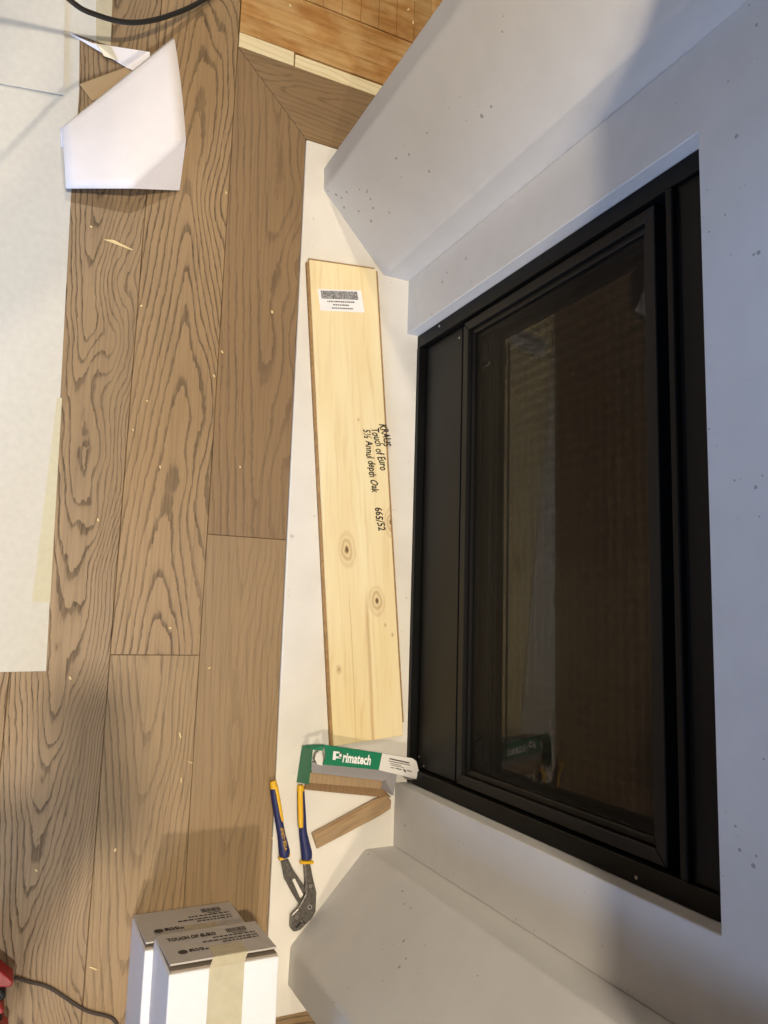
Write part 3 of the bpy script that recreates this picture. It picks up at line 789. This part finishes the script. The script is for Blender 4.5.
local(mesh_obj('small_print', bm, MAT['print_ink']), pb)['kind'] = 'stuff'

def kprism(name, pts, z0, z1, m, parent=None, bev=.001):
    P = [pt(*kp(*p), z1) for p in pts]
    return mesh_obj(name, bm_prism(bmesh.new(), [(p.x, p.y) for p in P], z0, z1, bev, 1), MAT[m])
wb = thing('plank_offcut', 'short brown floor plank offcut under the green card sleeve', 'wood offcut', pt(*kp(300, 250), .0042))
o = local(kprism('wood_block', [(104, 204), (508, 250), (500, 296), (92, 262)], .0125, .030, 'oak_scrap'), wb); figure(o, contrast=.3)
o = local(kprism('lower_lip', [(96, 236), (500, 282), (556, 342), (520, 344), (80, 300)], .0043, .012, 'oak_scrap'), wb); o.color = (.7, .62, .55, 1); figure(o, contrast=.3)  # darker tint puts the lip's shade into the wood colour
ws_ = thing('wood_strip_offcut', 'narrow brown tongue-edge wood strip lying diagonally on the hearth', 'wood offcut', pt(*kp(340, 450), .0042))
def wpx(x, y): return (256 + x / 4.267, 720 + y / 4.267)
def wprism(name, pts, z0, z1, m, bev=.001):
    P = [pt(*wpx(*p), z1) for p in pts]; c = sum(P, Vector()) / len(P)
    ax = ((P[1] - P[0])); an = math.atan2(ax.y, ax.x)
    M2 = Matrix.Translation((c.x, c.y, 0)) @ Matrix.Rotation(an, 4, 'Z'); iv = M2.inverted()
    L = [iv @ Vector((p.x, p.y, 0)) for p in P]
    o = mesh_obj(name, bm_prism(bmesh.new(), [(p.x, p.y) for p in L], z0, z1, bev, 1), MAT[m])
    o.matrix_world = M2
    o.parent = ws_; o.matrix_parent_inverse = parent_matrix(ws_).inverted()
    return figure(o, contrast=.4)
wprism('strip_body', [(240, 485), (505, 340), (560, 320), (578, 345), (575, 378), (530, 408), (262, 550)], .0043, .014, 'oak_scrap')
o = wprism('tongue', [(246, 492), (560, 322), (566, 332), (250, 504)], .0141, .0165, 'oak_scrap', .0006); o.color = (1.1, 1.05, 1, 1)

# ------------------------------------------------------------------ wood chips scattered on the floor
chips = [(118, 244, .030, .004, ''), (141, 306, .006, .004, 'beside the upper part of the long paper sheet'), (226, 193, .006, .004, 'right of the folded white card'), (272, 312, .007, .006, 'on the dark border plank next to the hearth top'),
         (222, 352, .007, .005, 'on the seam left of the dark border plank, upper one'), (214, 376, .006, .005, 'on the seam left of the dark border plank, lower one'), (147, 401, .005, .004, 'level with the top of the tape strip'),
         (160, 467, .006, .004, 'in the middle of the wide-grained plank'), (240, 467, .005, .004, 'on the border plank level with the handwriting'), (133, 430, .005, .003, 'on the plank seam right of the tape strip'),
         (180, 735, .012, .003, 'below the plank end joint, topmost of three slivers'), (190, 762, .012, .002, 'below the plank end joint, middle of three slivers'), (181, 780, .010, .002, 'below the plank end joint, lowest of three slivers'),
         (115, 850, .006, .005, 'in the shade above left of the cartons'), (209, 668, .006, .003, 'just right of the plank end joint'), (70, 678, .007, .005, 'just past the lower corner of the paper sheet'),
         (36, 870, .006, .004, 'in the shadow near the left picture edge'), (93, 968, .016, .003, 'long one between the dark cord and the cartons'), (272, 838, .005, .004, 'at the hearth edge beside the pliers'),
         (290, 6, .008, .006, 'on the old golden strips, leftmost'), (408, 10, .009, .006, 'on the old golden boards by the concrete, upper one'), (413, 23, .010, .006, 'on the old golden boards by the concrete, lower one'),
         (91, 227, .005, .005, 'below the left corner of the folded card'), (170, 628, .005, .004, 'just above the plank end joint'), (98, 520, .006, .005, 'inside the knotty grain right of the tape strip')]
cm = None
for i, (x, yy, a, b, where) in enumerate(chips):
    p = pt(x, yy)
    if i == 0:
        o = slab('wood_splinter', [(-a, -b, 0), (a, -b*.3, 0), (a*1.1, b*.2, 0), (-a*.4, b, 0)], .0025, MAT['wood_chip'], up=(0, 0, 1))
        tag(o, 'long pale wood splinter on the planks below the folded card', 'wood chip'); o.rotation_euler.z = math.radians(78)
    else:
        if cm is None:
            o = slab('wood_chip', [(-.005, -.003, 0), (.004, -.0035, 0), (.005, .003, 0), (-.003, .0035, 0)], .0018, MAT['wood_chip'], up=(0, 0, 1)); cm = o.data
        else:
            o = bpy.data.objects.new('wood_chip', cm); COL.objects.link(o)
        o.scale = (a / .009, b / .009, 1); o.rotation_euler.z = random.uniform(0, 3.1)
        tag(o, 'tiny pale wood chip ' + where, 'wood chip', 'wood chips scattered on the floor')
    o.location = (p.x, p.y, .0021)

# ------------------------------------------------------------------ the photographer, standing just left of the picture's edge
plain('skin', lin(214, 166, 138), 0.5, speck=0.05, scale=20)
plain('hair_brown', lin(58, 42, 32), 0.6, speck=0.3, scale=120)
plain('denim', lin(52, 62, 84), 0.8, speck=0.15, scale=200)
plain('shoe_leather', lin(70, 58, 48), 0.6)
plain('phone_shell', lin(30, 30, 32), 0.3)
plain('eye_white', lin(238, 236, 232), 0.3)
def plaid():
    t = NT('red_flannel'); X, Y, Z = t.xyz(t.obj())
    def st(c): return t.math('LESS_THAN', t.math('FRACT', t.math('MULTIPLY', c, 16.0)), 0.42)
    f = t.math('MULTIPLY', t.math('ADD', st(t.math('ADD', X, Y)), st(Z)), 0.5)
    t.base(t.mix(f, lin(172, 32, 34), lin(30, 18, 20)), 0.85); MAT['red_flannel'] = t.m
plaid()
person = thing('person', 'person in a red plaid shirt and jeans holding a phone out over the hearth', 'person', (.71, -.29, .0004))
def skin(name, chains, m, levels=1, root=0):
    """connected chains [(point, radius)...]; equal points are shared, so limbs join"""
    vs, rs, es, idx = [], [], [], {}
    for ch in chains:
        prev = None
        for p, rad in ch:
            k = tuple(round(c, 4) for c in p)
            if k not in idx: idx[k] = len(vs); vs.append(Vector(p)); rs.append(rad)
            i = idx[k]
            if prev is not None and prev != i: es.append((prev, i))
            prev = i
    me = bpy.data.meshes.new(name); me.from_pydata([v_ - person.location for v_ in vs], es, [])
    o = bpy.data.objects.new(name, me); COL.objects.link(o); o.parent = person
    md = o.modifiers.new('skin', 'SKIN'); md.use_smooth_shade = True
    for i, rad in enumerate(rs):
        sv = me.skin_vertices[0].data[i]
        sv.radius = rad if isinstance(rad, tuple) else (rad, rad); sv.use_root = (i == root)
    sb = o.modifiers.new('sub', 'SUBSURF'); sb.levels = levels; sb.render_levels = levels
    me.materials.append(MAT[m])
    return o
pelvis, spine, chest, neck, jaw, skull, crown = (0.690, -0.290, .95), (0.670, -0.290, 1.15), (0.590, -0.290, 1.37), (0.530, -0.280, 1.50), (0.485, -0.270, 1.575), (0.475, -0.265, 1.655), (0.485, -0.265, 1.73)
sh_r, el_r, wr_r = (0.570, -0.100, 1.415), (.40, -.010, 1.30), (.285, .035, 1.565)
sh_l, el_l, wr_l = (0.570, -0.450, 1.415), (.41, -.25, 1.33), (.315, -.055, 1.575)
hip_r, kn_r, an_r, toe_r = (0.700, -0.200, .90), (0.675, -0.195, .50), (0.710, -0.195, .085), (0.575, -0.180, .035)
hip_l, kn_l, an_l, toe_l = (0.700, -0.380, .90), (0.700, -0.390, .50), (0.740, -0.390, .085), (0.610, -0.400, .035)
def hand(wrist, palm, fingers):
    out = [[(wrist, .026), (palm, (.034, .020))]]
    for f in fingers: out.append([(palm, (.034, .020))] + [(p, .0085) for p in f])
    return out
ph = CAM - v * .012 + d * .075                        # middle of the phone, behind the lens plane
pr_, pl_ = ph + d * .055 + r * .022 - v * .036, ph + d * .060 - r * .034 - v * .036
fr = [[tuple(pr_ + r * .018 - d * k), tuple(pr_ + r * .034 - d * (k + .006) + v * .014), tuple(pr_ + r * .026 - d * (k + .008) + v * .021)] for k in (-.018, .002, .022, .040)] + [[tuple(pr_ - r * .022 + v * .006), tuple(pr_ - r * .034 - d * .022 + v * .016)]]
fl = [[tuple(pl_ - r * .016 - d * k), tuple(pl_ - r * .020 - d * (k + .006) + v * .014), tuple(pl_ - r * .008 - d * (k + .008) + v * .021)] for k in (-.018, .002, .022, .040)] + [[tuple(pl_ + r * .022 + v * .004), tuple(pl_ + r * .030 - d * .022 + v * .012)]]
body = [[(pelvis, .145), (spine, .135), (chest, .145), (neck, .055), (jaw, (.068, .075)), (skull, (.076, .092)), (crown, (.060, .072))],
        [(chest, .145), (sh_r, .058), (el_r, .042), (wr_r, .026)], [(chest, .145), (sh_l, .058), (el_l, .042), (wr_l, .026)],
        [(pelvis, .145), (hip_r, .085), (kn_r, .056), (an_r, .036), (toe_r, .032)], [(pelvis, .145), (hip_l, .085), (kn_l, .056), (an_l, .036), (toe_l, .032)]]
body += hand(wr_r, tuple(pr_), fr) + hand(wr_l, tuple(pl_), fl)
skin('body', body, 'skin', 1)
skin('shirt', [[((0.695, -0.290, .86), .165), (spine, .152), (chest, .160), ((0.540, -0.282, 1.475), .075)],
               [(chest, .160), (sh_r, .075), (el_r, .058), ((.305, 0.025, 1.535), .042)], [(chest, .160), (sh_l, .075), (el_l, .058), ((.335, -0.087, 1.54), .042)]], 'red_flannel', 1)
skin('jeans', [[((0.690, -0.290, .93), .160), (hip_r, .098), (kn_r, .070), ((0.707, -0.195, .11), .058)], [((0.690, -0.290, .93), .160), (hip_l, .098), (kn_l, .070), ((0.736, -0.390, .11), .058)]], 'denim', 1)
for an, toe in ((an_r, toe_r), (an_l, toe_l)):
    heel = (an[0] + .045, an[1], .048)
    skin('shoe', [[(heel, (.040, .042)), ((an[0], an[1], .052), (.046, .046)), ((toe[0], toe[1], .040), (.044, .034)), ((toe[0] - .055, toe[1], .034), (.036, .026))]], 'shoe_leather', 1)
skin('hair', [[((0.535, -0.270, 1.60), .055), ((0.520, -0.265, 1.68), (.082, .085)), ((0.502, -0.265, 1.735), (.080, .082)), ((0.455, -0.265, 1.765), (.055, .05))]], 'hair_brown', 1)
face = Vector((-.80, .42, -.25)).normalized()         # he looks at the phone
fs = Vector((0, 0, 1)).cross(face).normalized(); fu = face.cross(fs)
hc = Vector(skull)
for s_ in (-1, 1):
    o = disc('eye', (0, 0, 0), .011, .010, MAT['eye_white'], person, sides=12)
    o.location = hc + face * .082 + fs * s_ * .031 - person.location; o.rotation_euler = face.to_track_quat('Z', 'Y').to_euler()
    q_ = hc + fs * s_ * .080
    skin('ear', [[(tuple(q_ - fu * .03), .010), (tuple(q_ + fs * s_ * .012), .012), (tuple(q_ + fu * .03), .011)]], 'skin', 1)
skin('nose', [[(tuple(hc + face * .080 + fu * .005), .008), (tuple(hc + face * .100 - fu * .022), .012), (tuple(hc + face * .088 - fu * .034), .010)]], 'skin', 1)
skin('mouth', [[(tuple(hc + face * .079 - fu * .058 - fs * .022), .005), (tuple(hc + face * .086 - fu * .058), .006), (tuple(hc + face * .079 - fu * .058 + fs * .022), .005)]], 'skin', 1)
phone = thing('smartphone', 'dark smartphone held flat over the scene in both hands', 'phone', tuple(ph))
bm = bm_box(bmesh.new(), (-.036, -.0735, -.004), (.036, .0735, .004), .003, 2)
o = mesh_obj('phone_body', bm, MAT['phone_shell'], phone)
phone.rotation_euler = Matrix((r, -d, -v)).transposed().to_euler()
o = mesh_obj('screen', bm_box(bmesh.new(), (-.033, -.070, .0041), (.033, .070, .0046)), MAT['tool_black'], phone)
